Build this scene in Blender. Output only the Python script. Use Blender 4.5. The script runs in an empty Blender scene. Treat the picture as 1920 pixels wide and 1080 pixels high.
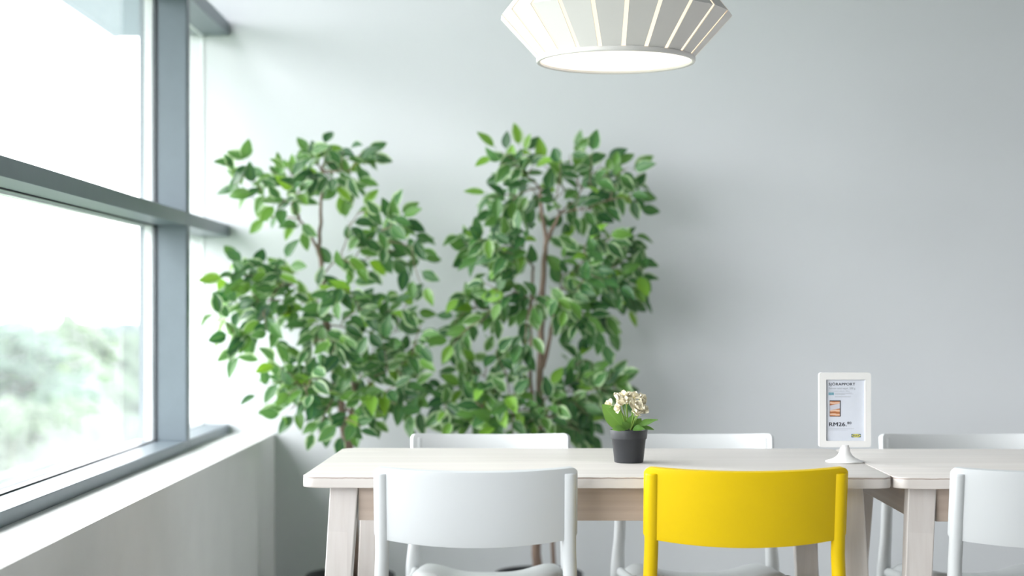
import bpy, bmesh, math, random
from mathutils import Vector, Matrix, Quaternion
R = math.radians
SC = bpy.context.scene
COL = SC.collection
random.seed(7)

# ------------------------------------------------------------------ camera
F, CX, CY, CZ = 3100.0, 971.0, 588.0, 1.085      # focal length (px), vanishing point (px), eye height
cam_d = bpy.data.cameras.new('camera')
cam = bpy.data.objects.new('camera', cam_d); COL.objects.link(cam)
cam.location = (0, 0, CZ); cam.rotation_euler = (R(90), 0, 0)
cam_d.sensor_width = 36.0; cam_d.lens = F / 1920 * 36
cam_d.shift_x = -(CX - 960) / 1920; cam_d.shift_y = (CY - 540) / 1920
cam_d.dof.use_dof = True; cam_d.dof.focus_distance = 3.66; cam_d.dof.aperture_fstop = 2.1
cam_d.clip_end = 4000
SC.camera = cam

# ------------------------------------------------------------------ sky and exposure
w = bpy.data.worlds.new('overcast_sky'); SC.world = w; w.use_nodes = True
wn = w.node_tree.nodes; bg = wn['Background']
bg.inputs[0].default_value = (0.968, 0.980, 1.0, 1); bg.inputs[1].default_value = 4.3
SC.view_settings.view_transform = 'Standard'; SC.view_settings.look = 'None'
SC.view_settings.gamma = 1.0; SC.view_settings.use_curve_mapping = False
SC.view_settings.exposure = 1.46

def P(px, py, Y):
    return Vector(((px - CX) / F * Y, Y, CZ - (py - CY) / F * Y))

# ------------------------------------------------------------------ materials
def srgb(r, g, b):
    f = lambda c: (c / 255 / 12.92) if c <= 10 else (((c / 255) + 0.055) / 1.055) ** 2.4
    return (f(r), f(g), f(b), 1)

MATS = {}
def mat(name, col, rough=0.5, metal=0.0, var=0.06, scale=8.0, bump=0.0, bscale=60.0, spec=0.5, stretch=None, emit=None, estr=0.0, sub=0.0):
    if name in MATS: return MATS[name]
    m = bpy.data.materials.new(name); m.use_nodes = True
    nt = m.node_tree; b = nt.nodes['Principled BSDF']
    b.inputs['Roughness'].default_value = rough; b.inputs['Metallic'].default_value = metal
    b.inputs['Specular IOR Level'].default_value = spec
    tc = nt.nodes.new('ShaderNodeTexCoord'); mp = nt.nodes.new('ShaderNodeMapping')
    nt.links.new(tc.outputs['Object'], mp.inputs[0])
    if stretch: mp.inputs['Scale'].default_value = stretch
    nz = nt.nodes.new('ShaderNodeTexNoise'); nz.inputs['Scale'].default_value = scale; nz.inputs['Detail'].default_value = 5
    nt.links.new(mp.outputs[0], nz.inputs['Vector'])
    rp = nt.nodes.new('ShaderNodeValToRGB')
    c = Vector(col[:3])
    rp.color_ramp.elements[0].position = 0.3; rp.color_ramp.elements[1].position = 0.7
    rp.color_ramp.elements[0].color = (*(c * (1 - var)), 1); rp.color_ramp.elements[1].color = (*[min(1, x) for x in c * (1 + var)], 1)
    nt.links.new(nz.outputs['Fac'], rp.inputs[0]); nt.links.new(rp.outputs[0], b.inputs['Base Color'])
    if bump > 0:
        n2 = nt.nodes.new('ShaderNodeTexNoise'); n2.inputs['Scale'].default_value = bscale
        nt.links.new(mp.outputs[0], n2.inputs['Vector'])
        bp = nt.nodes.new('ShaderNodeBump'); bp.inputs['Strength'].default_value = bump; bp.inputs['Distance'].default_value = 0.002
        nt.links.new(n2.outputs['Fac'], bp.inputs['Height']); nt.links.new(bp.outputs[0], b.inputs['Normal'])
    if emit:
        b.inputs['Emission Color'].default_value = (*emit[:3], 1); b.inputs['Emission Strength'].default_value = estr
    MATS[name] = m
    return m

M_WALL = mat('painted_wall', (0.715, 0.740, 0.765), 0.7, var=0.012, scale=3, bump=0.12, bscale=220, spec=0.25)
M_WALL2 = mat('taupe_paint', (0.55, 0.545, 0.53), 0.7, var=0.02, scale=3)
M_PARAPET = mat('parapet_paint', (0.76, 0.77, 0.755), 0.6, var=0.03, scale=5, bump=0.15, bscale=120, spec=0.3)
M_CEIL = mat('ceiling_paint', (0.36, 0.37, 0.38), 0.8, var=0.01)
M_FLOOR = mat('floor_vinyl', (0.74, 0.73, 0.71), 0.4, var=0.08, scale=6)
M_FRAME = mat('window_aluminium', (0.140, 0.175, 0.200), 0.40, 0.2, var=0.03, scale=20, spec=0.5)
M_FRAMEW = mat('exterior_cap_white', (0.8, 0.83, 0.84), 0.5, 0.0, var=0.02)
M_GASKET = mat('rubber_gasket', (0.012, 0.015, 0.022), 0.5, var=0.1)
M_WHITE = mat('chair_plastic_white', (0.665, 0.695, 0.705), 0.38, var=0.012, scale=4, bump=0.05, bscale=500)
M_YELLOW = mat('chair_plastic_yellow', (0.76, 0.53, 0.0), 0.42, spec=0.3, var=0.03, scale=4, bump=0.05, bscale=500)
M_LAMP = mat('lamp_white', (0.69, 0.68, 0.66), 0.5, var=0.015)
M_LINER = mat('lamp_liner_glow', (0.5, 0.42, 0.34), 0.6, emit=(1.0, 0.78, 0.56), estr=0.46)
M_DIFF = mat('lamp_diffuser_glow', (0.8, 0.78, 0.74), 0.5, emit=(1.0, 0.91, 0.79), estr=0.40)
M_CORD = mat('lamp_cord', (0.75, 0.75, 0.74), 0.6)
M_SIGN = mat('sign_plastic_white', (0.83, 0.83, 0.82), 0.3, var=0.015)
M_PAPER = mat('sign_paper', (0.70, 0.74, 0.82), 0.25, var=0.03, scale=30)
M_INK = mat('ink_dark', (0.015, 0.02, 0.035), 0.5)
M_INKG = mat('ink_grey', (0.33, 0.36, 0.40), 0.5)
M_INKL = mat('ink_light_grey', (0.47, 0.50, 0.55), 0.5)
M_BLUE = mat('ink_blue', (0.02, 0.10, 0.20), 0.5)
M_LOGOY = mat('ink_yellow', (0.75, 0.68, 0.12), 0.5)
M_POT = mat('pot_black_plastic', (0.028, 0.031, 0.036), 0.42, var=0.08, scale=25, bump=0.1, bscale=150)
M_BIGPOT = mat('planter_black', (0.02, 0.022, 0.025), 0.5, var=0.1)
M_SOIL = mat('soil', (0.03, 0.022, 0.016), 0.9, var=0.4, scale=60, bump=0.6)
M_BARK = mat('bark', (0.22, 0.155, 0.12), 0.8, var=0.35, scale=14, bump=0.5, bscale=60, stretch=(6, 6, 1))
M_TWIG = mat('twig_bark', (0.20, 0.14, 0.10), 0.8, var=0.25, scale=20)
M_PETAL = mat('petal_cream', (0.90, 0.85, 0.68), 0.6, var=0.07, scale=40)
M_PETALC = mat('flower_centre', (0.55, 0.50, 0.08), 0.6, var=0.2, scale=80)
M_STEM = mat('flower_stem', (0.22, 0.36, 0.07), 0.5, var=0.15, scale=30)
M_TRUNK = mat('tree_bark', (0.16, 0.13, 0.10), 0.9, var=0.3)
M_GROUND = mat('lawn_ground', (0.10, 0.14, 0.09), 0.9, var=0.3, scale=0.3)
M_SOFFIT = mat('canopy_panel', (0.06, 0.09, 0.11), 0.5, var=0.08, scale=1.5)
M_CROWNS = [mat('tree_foliage_%d' % i, c, 0.8, var=0.45, scale=1.2) for i, c in enumerate([(0.040, 0.068, 0.054), (0.050, 0.076, 0.048), (0.04, 0.064, 0.062)])]

def wood(name, base, dark, axis='x', lam=0.0):
    m = bpy.data.materials.new(name); m.use_nodes = True
    nt = m.node_tree; b = nt.nodes['Principled BSDF']; L = nt.links.new
    b.inputs['Roughness'].default_value = 0.36
    tc = nt.nodes.new('ShaderNodeTexCoord'); mp = nt.nodes.new('ShaderNodeMapping')
    sc = {'x': (0.14, 22, 22), 'z': (22, 22, 0.25), 'y': (22, 0.14, 22)}[axis]
    mp.inputs['Scale'].default_value = sc
    L(tc.outputs['Object'], mp.inputs[0])
    nz = nt.nodes.new('ShaderNodeTexNoise'); nz.inputs['Scale'].default_value = 3.2; nz.inputs['Detail'].default_value = 8; nz.inputs['Distortion'].default_value = 0.12
    L(mp.outputs[0], nz.inputs['Vector'])
    rp = nt.nodes.new('ShaderNodeValToRGB'); rp.color_ramp.elements[0].position = 0.32; rp.color_ramp.elements[1].position = 0.66
    rp.color_ramp.elements[0].color = (*dark, 1); rp.color_ramp.elements[1].color = (*base, 1)
    L(nz.outputs['Fac'], rp.inputs[0])
    # glued staves: each lamella slightly different
    vo = nt.nodes.new('ShaderNodeTexVoronoi'); vo.inputs['Scale'].default_value = 1.0
    mp2 = nt.nodes.new('ShaderNodeMapping')
    mp2.inputs['Scale'].default_value = {'x': (1.4, 22, 22), 'z': (20, 20, 0.8), 'y': (22, 1.4, 22)}[axis]
    L(tc.outputs['Object'], mp2.inputs[0]); L(mp2.outputs[0], vo.inputs['Vector'])
    mx = nt.nodes.new('ShaderNodeMix'); mx.data_type = 'RGBA'; mx.blend_type = 'MULTIPLY'; mx.inputs[0].default_value = 0.10
    bw = nt.nodes.new('ShaderNodeRGBToBW'); L(vo.outputs['Color'], bw.inputs[0]); L(rp.outputs[0], mx.inputs[6]); L(bw.outputs[0], mx.inputs[7])
    out = mx.outputs[2]
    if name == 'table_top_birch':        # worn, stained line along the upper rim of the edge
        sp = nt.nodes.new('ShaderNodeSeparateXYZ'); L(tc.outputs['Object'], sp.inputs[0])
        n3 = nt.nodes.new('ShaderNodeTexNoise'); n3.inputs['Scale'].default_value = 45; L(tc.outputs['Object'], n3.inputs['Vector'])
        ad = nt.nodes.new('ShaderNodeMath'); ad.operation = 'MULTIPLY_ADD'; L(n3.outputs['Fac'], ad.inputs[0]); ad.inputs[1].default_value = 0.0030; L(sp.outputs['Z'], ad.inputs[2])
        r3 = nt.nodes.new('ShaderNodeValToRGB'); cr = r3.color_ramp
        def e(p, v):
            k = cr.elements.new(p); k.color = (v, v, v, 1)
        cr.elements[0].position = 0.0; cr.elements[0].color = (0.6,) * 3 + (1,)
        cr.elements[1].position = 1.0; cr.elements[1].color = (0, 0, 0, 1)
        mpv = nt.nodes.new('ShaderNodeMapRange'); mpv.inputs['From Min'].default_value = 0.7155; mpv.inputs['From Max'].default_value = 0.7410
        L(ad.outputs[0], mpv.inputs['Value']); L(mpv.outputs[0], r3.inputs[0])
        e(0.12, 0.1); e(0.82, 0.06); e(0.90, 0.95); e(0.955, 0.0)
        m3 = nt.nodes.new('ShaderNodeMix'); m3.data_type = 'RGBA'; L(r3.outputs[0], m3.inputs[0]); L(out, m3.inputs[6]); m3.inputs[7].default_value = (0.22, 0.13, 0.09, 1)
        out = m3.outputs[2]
    L(out, b.inputs['Base Color'])
    bp = nt.nodes.new('ShaderNodeBump'); bp.inputs['Strength'].default_value = 0.08; bp.inputs['Distance'].default_value = 0.001
    L(nz.outputs['Fac'], bp.inputs['Height']); L(bp.outputs[0], b.inputs['Normal'])
    return m
M_TOP = wood('table_top_birch', (0.81, 0.775, 0.74), (0.745, 0.70, 0.66), 'x')
M_LEG = wood('table_leg_birch', (0.75, 0.71, 0.68), (0.68, 0.63, 0.595), 'z')
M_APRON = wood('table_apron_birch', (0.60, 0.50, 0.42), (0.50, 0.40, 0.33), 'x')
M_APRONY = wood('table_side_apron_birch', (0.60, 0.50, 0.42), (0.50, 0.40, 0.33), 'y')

def glass_mat():
    m = bpy.data.materials.new('dusty_window_glass'); m.use_nodes = True
    nt = m.node_tree; nt.nodes.clear(); L = nt.links.new
    out = nt.nodes.new('ShaderNodeOutputMaterial')
    tr = nt.nodes.new('ShaderNodeBsdfTransparent'); tr.inputs[0].default_value = (0.982, 0.982, 0.982, 1)
    tl = nt.nodes.new('ShaderNodeBsdfTranslucent'); tl.inputs[0].default_value = (0.90, 0.93, 0.95, 1)
    gl = nt.nodes.new('ShaderNodeBsdfGlossy'); gl.inputs['Roughness'].default_value = 0.03
    tc = nt.nodes.new('ShaderNodeTexCoord')
    nz = nt.nodes.new('ShaderNodeTexNoise'); nz.inputs['Scale'].default_value = 6; nz.inputs['Detail'].default_value = 8
    mp = nt.nodes.new('ShaderNodeMapping'); mp.inputs['Scale'].default_value = (1, 3, 0.8)
    L(tc.outputs['Object'], mp.inputs[0]); L(mp.outputs[0], nz.inputs['Vector'])
    # dust settles towards the foot of the pane (Generated z = 0 at the sill)
    sp = nt.nodes.new('ShaderNodeSeparateXYZ'); L(tc.outputs['Generated'], sp.inputs[0])
    r1 = nt.nodes.new('ShaderNodeMapRange'); r1.inputs['From Min'].default_value = 0.0; r1.inputs['From Max'].default_value = 0.22
    r1.inputs['To Min'].default_value = 0.075; r1.inputs['To Max'].default_value = 0.040
    L(sp.outputs['Z'], r1.inputs['Value'])
    ma = nt.nodes.new('ShaderNodeMath'); ma.operation = 'MULTIPLY'; L(r1.outputs[0], ma.inputs[0])
    r2 = nt.nodes.new('ShaderNodeMapRange'); r2.inputs['To Min'].default_value = 0.75; r2.inputs['To Max'].default_value = 1.3; L(nz.outputs['Fac'], r2.inputs['Value'])
    L(r2.outputs[0], ma.inputs[1])
    m1 = nt.nodes.new('ShaderNodeMixShader'); L(ma.outputs[0], m1.inputs[0]); L(tr.outputs[0], m1.inputs[1]); L(tl.outputs[0], m1.inputs[2])
    fr = nt.nodes.new('ShaderNodeFresnel')
    ge = nt.nodes.new('ShaderNodeNewGeometry')     # thin pane: same reflectance on entering and leaving
    io = nt.nodes.new('ShaderNodeMapRange'); io.inputs['To Min'].default_value = 1.28; io.inputs['To Max'].default_value = 1 / 1.28
    L(ge.outputs['Backfacing'], io.inputs['Value']); L(io.outputs[0], fr.inputs[0])
    m2 = nt.nodes.new('ShaderNodeMixShader'); L(fr.outputs[0], m2.inputs[0]); L(m1.outputs[0], m2.inputs[1]); L(gl.outputs[0], m2.inputs[2])
    L(m2.outputs[0], out.inputs[0])
    return m
M_GLASS = glass_mat()

def leaf_mat(name, dark, mid, bright, cream, vari, transl=0.35):
    m = bpy.data.materials.new(name); m.use_nodes = True
    nt = m.node_tree; nt.nodes.clear(); L = nt.links.new
    out = nt.nodes.new('ShaderNodeOutputMaterial')
    oi = nt.nodes.new('ShaderNodeObjectInfo'); ge = nt.nodes.new('ShaderNodeNewGeometry')
    ad = nt.nodes.new('ShaderNodeMath'); ad.operation = 'ADD'; L(oi.outputs['Random'], ad.inputs[0]); L(ge.outputs['Random Per Island'], ad.inputs[1])
    fr = nt.nodes.new('ShaderNodeMath'); fr.operation = 'FRACT'; L(ad.outputs[0], fr.inputs[0])
    rp = nt.nodes.new('ShaderNodeValToRGB'); cr = rp.color_ramp
    cr.elements[0].position = 0.0; cr.elements[0].color = (*dark, 1)
    cr.elements[1].position = 1.0; cr.elements[1].color = (*bright, 1)
    k = cr.elements.new(0.55); k.color = (*mid, 1)
    k = cr.elements.new(0.86); k.color = (*[a * 0.7 + b * 0.3 for a, b in zip(mid, bright)], 1)
    L(fr.outputs[0], rp.inputs[0])
    uv = nt.nodes.new('ShaderNodeUVMap'); sp = nt.nodes.new('ShaderNodeSeparateXYZ'); L(uv.outputs[0], sp.inputs[0])
    # |v - 0.5| * 2 -> 0 at the midrib, 1 at the margin
    s1 = nt.nodes.new('ShaderNodeMath'); s1.operation = 'SUBTRACT'; L(sp.outputs['Y'], s1.inputs[0]); s1.inputs[1].default_value = 0.5
    a1 = nt.nodes.new('ShaderNodeMath'); a1.operation = 'ABSOLUTE'; L(s1.outputs[0], a1.inputs[0])
    nz = nt.nodes.new('ShaderNodeTexNoise'); nz.inputs['Scale'].default_value = 5.0; nz.noise_dimensions = '4D'
    L(uv.outputs[0], nz.inputs['Vector']); L(ad.outputs[0], nz.inputs['W'])
    n2 = nt.nodes.new('ShaderNodeMath'); n2.operation = 'MULTIPLY_ADD'; L(nz.outputs['Fac'], n2.inputs[0]); n2.inputs[1].default_value = 0.35; L(a1.outputs[0], n2.inputs[2])
    fr2 = nt.nodes.new('ShaderNodeMath'); fr2.operation = 'MULTIPLY'; L(fr.outputs[0], fr2.inputs[0]); fr2.inputs[1].default_value = 7.31
    fr3 = nt.nodes.new('ShaderNodeMath'); fr3.operation = 'FRACT'; L(fr2.outputs[0], fr3.inputs[0])
    n3 = nt.nodes.new('ShaderNodeMath'); n3.operation = 'MULTIPLY_ADD'; L(fr3.outputs[0], n3.inputs[0]); n3.inputs[1].default_value = vari; L(n2.outputs[0], n3.inputs[2])
    mg = nt.nodes.new('ShaderNodeMapRange'); mg.inputs['From Min'].default_value = 0.69; mg.inputs['From Max'].default_value = 0.80; L(n3.outputs[0], mg.inputs['Value'])
    mc = nt.nodes.new('ShaderNodeMix'); mc.data_type = 'RGBA'; L(mg.outputs[0], mc.inputs[0]); L(rp.outputs[0], mc.inputs[6]); mc.inputs[7].default_value = (*cream, 1)
    vein = nt.nodes.new('ShaderNodeMapRange'); vein.inputs['From Min'].default_value = 0.015; vein.inputs['From Max'].default_value = 0.04
    vein.inputs['To Min'].default_value = 0.35; vein.inputs['To Max'].default_value = 0.0; L(a1.outputs[0], vein.inputs['Value'])
    mv = nt.nodes.new('ShaderNodeMix'); mv.data_type = 'RGBA'; L(vein.outputs[0], mv.inputs[0]); L(mc.outputs[2], mv.inputs[6]); mv.inputs[7].default_value = (*[min(1, c * 1.1) for c in bright], 1)
    b = nt.nodes.new('ShaderNodeBsdfPrincipled'); b.inputs['Roughness'].default_value = 0.36; b.inputs['Specular IOR Level'].default_value = 0.5
    L(mv.outputs[2], b.inputs['Base Color'])
    tl = nt.nodes.new('ShaderNodeBsdfTranslucent')
    hs = nt.nodes.new('ShaderNodeHueSaturation'); hs.inputs['Hue'].default_value = 0.475; hs.inputs['Saturation'].default_value = 1.08; hs.inputs['Value'].default_value = 1.7; L(mv.outputs[2], hs.inputs['Color'])
    L(hs.outputs[0], tl.inputs[0])
    ms = nt.nodes.new('ShaderNodeMixShader'); ms.inputs[0].default_value = transl; L(b.outputs[0], ms.inputs[1]); L(tl.outputs[0], ms.inputs[2])
    L(ms.outputs[0], out.inputs[0])
    return m
M_LEAF = leaf_mat('ficus_leaf', (0.026, 0.092, 0.036), (0.064, 0.180, 0.058), (0.20, 0.42, 0.05), (0.42, 0.57, 0.32), 0.27, 0.30)
M_FLEAF = leaf_mat('flower_leaf', (0.10, 0.24, 0.045), (0.13, 0.28, 0.06), (0.17, 0.33, 0.08), (0.35, 0.5, 0.25), 0.0, 0.2)

# ------------------------------------------------------------------ mesh helpers
def new_mesh(name, verts, faces, m, smooth=False):
    me = bpy.data.meshes.new(name); me.from_pydata([tuple(v) for v in verts], [], faces)
    me.materials.append(m)
    if smooth:
        for p in me.polygons: p.use_smooth = True
    me.update()
    return me

def link(name, me, parent=None, loc=None, label=None):
    o = bpy.data.objects.new(name, me); COL.objects.link(o)
    if parent: o.parent = parent
    if loc is not None: o.location = loc
    if label: o['label'] = label
    return o

def thing(name, label, cat, loc=(0, 0, 0), rz=0.0, group=None):
    o = bpy.data.objects.new(name, None); COL.objects.link(o)
    o.empty_display_size = 0.1
    o.location = loc; o.rotation_euler = (0, 0, rz); o['label'] = label; o['category'] = cat
    if group: o['group'] = group
    return o

def tag(o, label, cat=None, kind=None, group=None):
    o['label'] = label
    if cat: o['category'] = cat
    if kind: o['kind'] = kind
    if group: o['group'] = group
    return o

def fix(me):
    bm = bmesh.new(); bm.from_mesh(me); bmesh.ops.recalc_face_normals(bm, faces=bm.faces); bm.to_mesh(me); bm.free()
    return me

def box_mesh(name, x0, x1, y0, y1, z0, z1, m, bev=0.0, seg=2):
    bm = bmesh.new()
    vs = [bm.verts.new((x, y, z)) for z in (z0, z1) for y in (y0, y1) for x in (x0, x1)]
    for f in ((0, 2, 3, 1), (4, 5, 7, 6), (0, 1, 5, 4), (2, 6, 7, 3), (0, 4, 6, 2), (1, 3, 7, 5)):
        bm.faces.new([vs[i] for i in f])
    if bev > 0:
        bmesh.ops.bevel(bm, geom=list(bm.edges), offset=bev, segments=seg, affect='EDGES', profile=0.5)
    bmesh.ops.recalc_face_normals(bm, faces=bm.faces)
    me = bpy.data.meshes.new(name); bm.to_mesh(me); bm.free(); me.materials.append(m)
    return me

def hexa_mesh(name, bottom, top, m, bev=0.002):
    bm = bmesh.new()
    b = [bm.verts.new(v) for v in bottom]; t = [bm.verts.new(v) for v in top]
    bm.faces.new(b[::-1]); bm.faces.new(t)
    for i in range(4): bm.faces.new((b[i], b[(i + 1) % 4], t[(i + 1) % 4], t[i]))
    if bev: bmesh.ops.bevel(bm, geom=list(bm.edges), offset=bev, segments=2, affect='EDGES', profile=0.5)
    bmesh.ops.recalc_face_normals(bm, faces=bm.faces)
    me = bpy.data.meshes.new(name); bm.to_mesh(me); bm.free(); me.materials.append(m)
    return me

def tube_data(pts, rad, seg=8, off=0, ref=Vector((1, 0, 0)), rad2=None):
    """swept ring; rad = radius across ref, rad2 = radius across the other axis"""
    V, Fc = [], []
    n = len(pts)
    for i, p in enumerate(pts):
        p = Vector(p)
        t = (Vector(pts[min(i + 1, n - 1)]) - Vector(pts[max(i - 1, 0)])).normalized()
        a = ref - t * ref.dot(t)
        if a.length < 1e-3:
            a = Vector((0, 1, 0)) - t * t.y
        a.normalize(); b = t.cross(a)
        r1 = rad[i] if hasattr(rad, '__len__') else rad
        r2 = (rad2[i] if hasattr(rad2, '__len__') else rad2) if rad2 is not None else r1
        for k in range(seg):
            an = 2 * math.pi * k / seg
            V.append(p + a * (math.cos(an) * r1) + b * (math.sin(an) * r2))
    for i in range(n - 1):
        for k in range(seg):
            Fc.append((off + i * seg + k, off + i * seg + (k + 1) % seg, off + (i + 1) * seg + (k + 1) % seg, off + (i + 1) * seg + k))
    Fc.append(tuple(off + k for k in range(seg))[::-1]); Fc.append(tuple(off + (n - 1) * seg + k for k in range(seg)))
    return V, Fc

def tubes_mesh(name, specs, m, seg=8, ref=Vector((1, 0, 0))):
    V, Fc = [], []
    for pts, rad in specs:
        v, f = tube_data(pts, rad, seg, len(V), ref); V += v; Fc += f
    return new_mesh(name, V, Fc, m, True)

def lathe_mesh(name, prof, m, seg=40, smooth=True, cap=False):
    V, Fc = [], []
    for r, z in prof:
        for k in range(seg):
            a = 2 * math.pi * k / seg; V.append((r * math.cos(a), r * math.sin(a), z))
    for i in range(len(prof) - 1):
        for k in range(seg):
            Fc.append((i * seg + k, i * seg + (k + 1) % seg, (i + 1) * seg + (k + 1) % seg, (i + 1) * seg + k))
    if cap:
        Fc.append(tuple(range(seg))[::-1]); Fc.append(tuple((len(prof) - 1) * seg + k for k in range(seg)))
    me = new_mesh(name, V, Fc, m, smooth)
    return fix(me)

def smooth_angle(o, ang=35):
    me = o.data
    for p in me.polygons: p.use_smooth = True
    bm = bmesh.new(); bm.from_mesh(me)
    for e in bm.edges:
        if len(e.link_faces) == 2 and e.calc_face_angle(0) > R(ang): e.smooth = False
    bm.to_mesh(me); bm.free()

def copy_tree(o, parent=None):
    c = o.copy(); COL.objects.link(c); c.parent = parent
    for ch in list(o.children): copy_tree(ch, c)
    return c

def struct(name, me, label, parent=None):
    o = link(name, me, parent)
    tag(o, label, None, 'structure')
    return o

# ------------------------------------------------------------------ room shell
WALL_Y, XI, XG, XF = 6.05, -0.889, -1.160, -1.055     # back wall, parapet face, glass plane, frame face
Y0, XR, HC = -4.0, 9.0, 2.95
LEDGE = 0.647
struct('floor', box_mesh('floor', -1.30, XR + .2, Y0 - .2, WALL_Y + .2, -0.10, 0.0, M_FLOOR), 'grey vinyl floor under the tables')
struct('ceiling', box_mesh('ceiling', -1.30, XR + .2, Y0 - .2, WALL_Y + .2, HC, HC + .15, M_CEIL), 'plain white ceiling above the pendant lamp')
struct('wall_back', box_mesh('wall_back', -1.30, XR + .2, WALL_Y, WALL_Y + .2, 0.0, HC, M_WALL), 'plain pale grey painted wall behind the potted trees')
# added far-right window, out of view, to brighten the shaded parapet and corner
OY0, OY1, OZ0, OZ1 = 3.9, 5.9, 0.75, 2.65
wr = bpy.data.objects.new('wall_right', None); COL.objects.link(wr); wr.location = (XR, Y0, 0); tag(wr, 'taupe painted wall with an opening for the added window at the far right of the room', None, 'structure')
for (ya, yb, za, zb) in ((Y0, OY0, 0, HC), (OY1, WALL_Y, 0, HC), (OY0, OY1, 0, OZ0), (OY0, OY1, OZ1, HC)):
    link('wall_section', box_mesh('wall_section', 0, 0.2, ya - Y0, yb - Y0, za, zb, M_WALL2), wr)
struct('wall_front', box_mesh('wall_front', -1.30, XR + .2, Y0 - .2, Y0, 0.0, HC, M_WALL2), 'taupe painted wall at the near end of the room')
struct('wall_left', box_mesh('wall_left', -1.30, XI, Y0, WALL_Y, 0.0, LEDGE, M_PARAPET), 'low off-white parapet wall with a wide ledge under the windows')
struct('wall_left_upper', box_mesh('wall_left_upper', -1.30, XF, Y0, WALL_Y, 2.83, HC, M_WALL), 'strip of wall between the window heads and the ceiling')

MULL = 0.05
mulls = [5.27, 2.87]
YW = 0.47                                               # window band ends here; solid wall beyond is added to steepen light falloff
edges = [WALL_Y] + mulls + [YW]
struct('wall_left_blocker', box_mesh('wall_left_blocker', -1.30, XF, Y0, YW, LEDGE, 2.83, M_WALL), 'unseen solid wall added beyond the near end of the window band to cut daylight')
RAILS = [(LEDGE, 0.680), (1.366, 1.409), (2.102, 2.151), (2.785, 2.83)]
for i in range(len(edges) - 1):
    far = edges[i] if i == 0 else edges[i]
    near = edges[i + 1] + (MULL if i + 1 < len(edges) - 1 else 0)
    win = bpy.data.objects.new('window_%d' % (i + 1), None); COL.objects.link(win)
    win.location = (XG, near, LEDGE)
    tag(win, ['narrow end window between the grey mullion and the back wall', 'large dusty window with hazy treetops behind it',
              'large window nearest the camera'][i], None, 'structure')
    off = Vector((-XG, -near, -LEDGE))
    def wp(nm, me, label=None):
        o = link(nm, me, win, off); o.matrix_parent_inverse = Matrix.Identity(4)
        if label: o['label'] = label
        return o
    for k, (a, b) in enumerate(RAILS):
        wp(['bottom_rail', 'middle_rail', 'top_rail', 'head_rail'][k], box_mesh('rail', XG - 0.03, XF, near, far, a, b, M_FRAME, 0.0018))
        wp('exterior_bead', box_mesh('bead', XG - 0.055, XG - 0.031, near, far, a - 0.004, b + 0.004, M_FRAMEW))
    for k in range(3):
        a, b = RAILS[k][1], RAILS[k + 1][0]
        wp('pane', box_mesh('pane', XG - 0.003, XG + 0.003, near + .001, far - .001, a + .001, b - .001, M_GLASS))
        g = 0.0035
        V, Fc = [], []
        gm = bmesh.new()
        for (ya, yb, za, zb) in ((near, far, a, a + g), (near, far, b - g, b), (near, near + g, a + g, b - g), (far - g, far, a + g, b - g)):
            vs = [gm.verts.new((x, y, z)) for z in (za, zb) for y in (ya, yb) for x in (XG + .0035, XG + .010)]
            for f in ((0, 2, 3, 1), (4, 5, 7, 6), (0, 1, 5, 4), (2, 6, 7, 3), (0, 4, 6, 2), (1, 3, 7, 5)):
                gm.faces.new([vs[q] for q in f])
        bmesh.ops.recalc_face_normals(gm, faces=gm.faces)
        me = bpy.data.meshes.new('gasket'); gm.to_mesh(me); gm.free(); me.materials.append(M_GASKET if i else M_FRAMEW)
        wp('gasket', me)
    if i < len(mulls):
        y = mulls[i]
        wp('mullion', box_mesh('mullion', XG - 0.004, XF, y, y + MULL, LEDGE, 2.83, M_FRAME, 0.004, 3))
        wp('exterior_cap', box_mesh('exterior_cap', XG - 0.030, XG - 0.005, y - 0.004, y + MULL + .004, LEDGE, 2.83, M_FRAMEW))
        wp('exterior_fin', box_mesh('exterior_fin', XG - 0.046, XG - 0.031, y - 0.004, y + MULL + .004, LEDGE, 2.83, M_FRAME))
w6 = bpy.data.objects.new('window_4', None); COL.objects.link(w6); w6.location = (XR + 0.1, OY0, OZ0)  # extra window, added only to lift the shaded parapet and corner
tag(w6, 'unseen window added on the far right side of the room to brighten the parapet', None, 'structure')
link('pane', box_mesh('pane', -.003, .003, 0.051, OY1 - OY0 - .051, 0.051, OZ1 - OZ0 - .051, M_GLASS), w6)
for (ya, yb, za, zb) in ((0, OY1 - OY0, 0, .05), (0, OY1 - OY0, OZ1 - OZ0 - .05, OZ1 - OZ0), (0, .05, .05, OZ1 - OZ0 - .05), (OY1 - OY0 - .05, OY1 - OY0, .05, OZ1 - OZ0 - .05)):
    link('window_frame', box_mesh('window_frame', -.05, .05, ya, yb, za, zb, M_FRAME), w6)
# sky portals: sampling guides in the window openings
ld = bpy.data.lights.new('window_portal', 'AREA'); ld.shape = 'RECTANGLE'; ld.size = OZ1 - OZ0; ld.size_y = OY1 - OY0; ld.cycles.is_portal = True
lo = bpy.data.objects.new('window_portal', ld); COL.objects.link(lo); lo.location = (XR + 0.25, (OY0 + OY1) / 2, (OZ0 + OZ1) / 2); lo.rotation_euler = (0, R(90), 0)
for i in range(len(edges) - 1):
    a, b = edges[i + 1], edges[i]
    ld = bpy.data.lights.new('window_portal', 'AREA'); ld.shape = 'RECTANGLE'; ld.size = 2.83 - LEDGE; ld.size_y = b - a; ld.cycles.is_portal = True
    lo = bpy.data.objects.new('window_portal', ld); COL.objects.link(lo)
    lo.location = (XG - 0.10, (a + b) / 2, (2.83 + LEDGE) / 2); lo.rotation_euler = (0, R(-90), 0)

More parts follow.
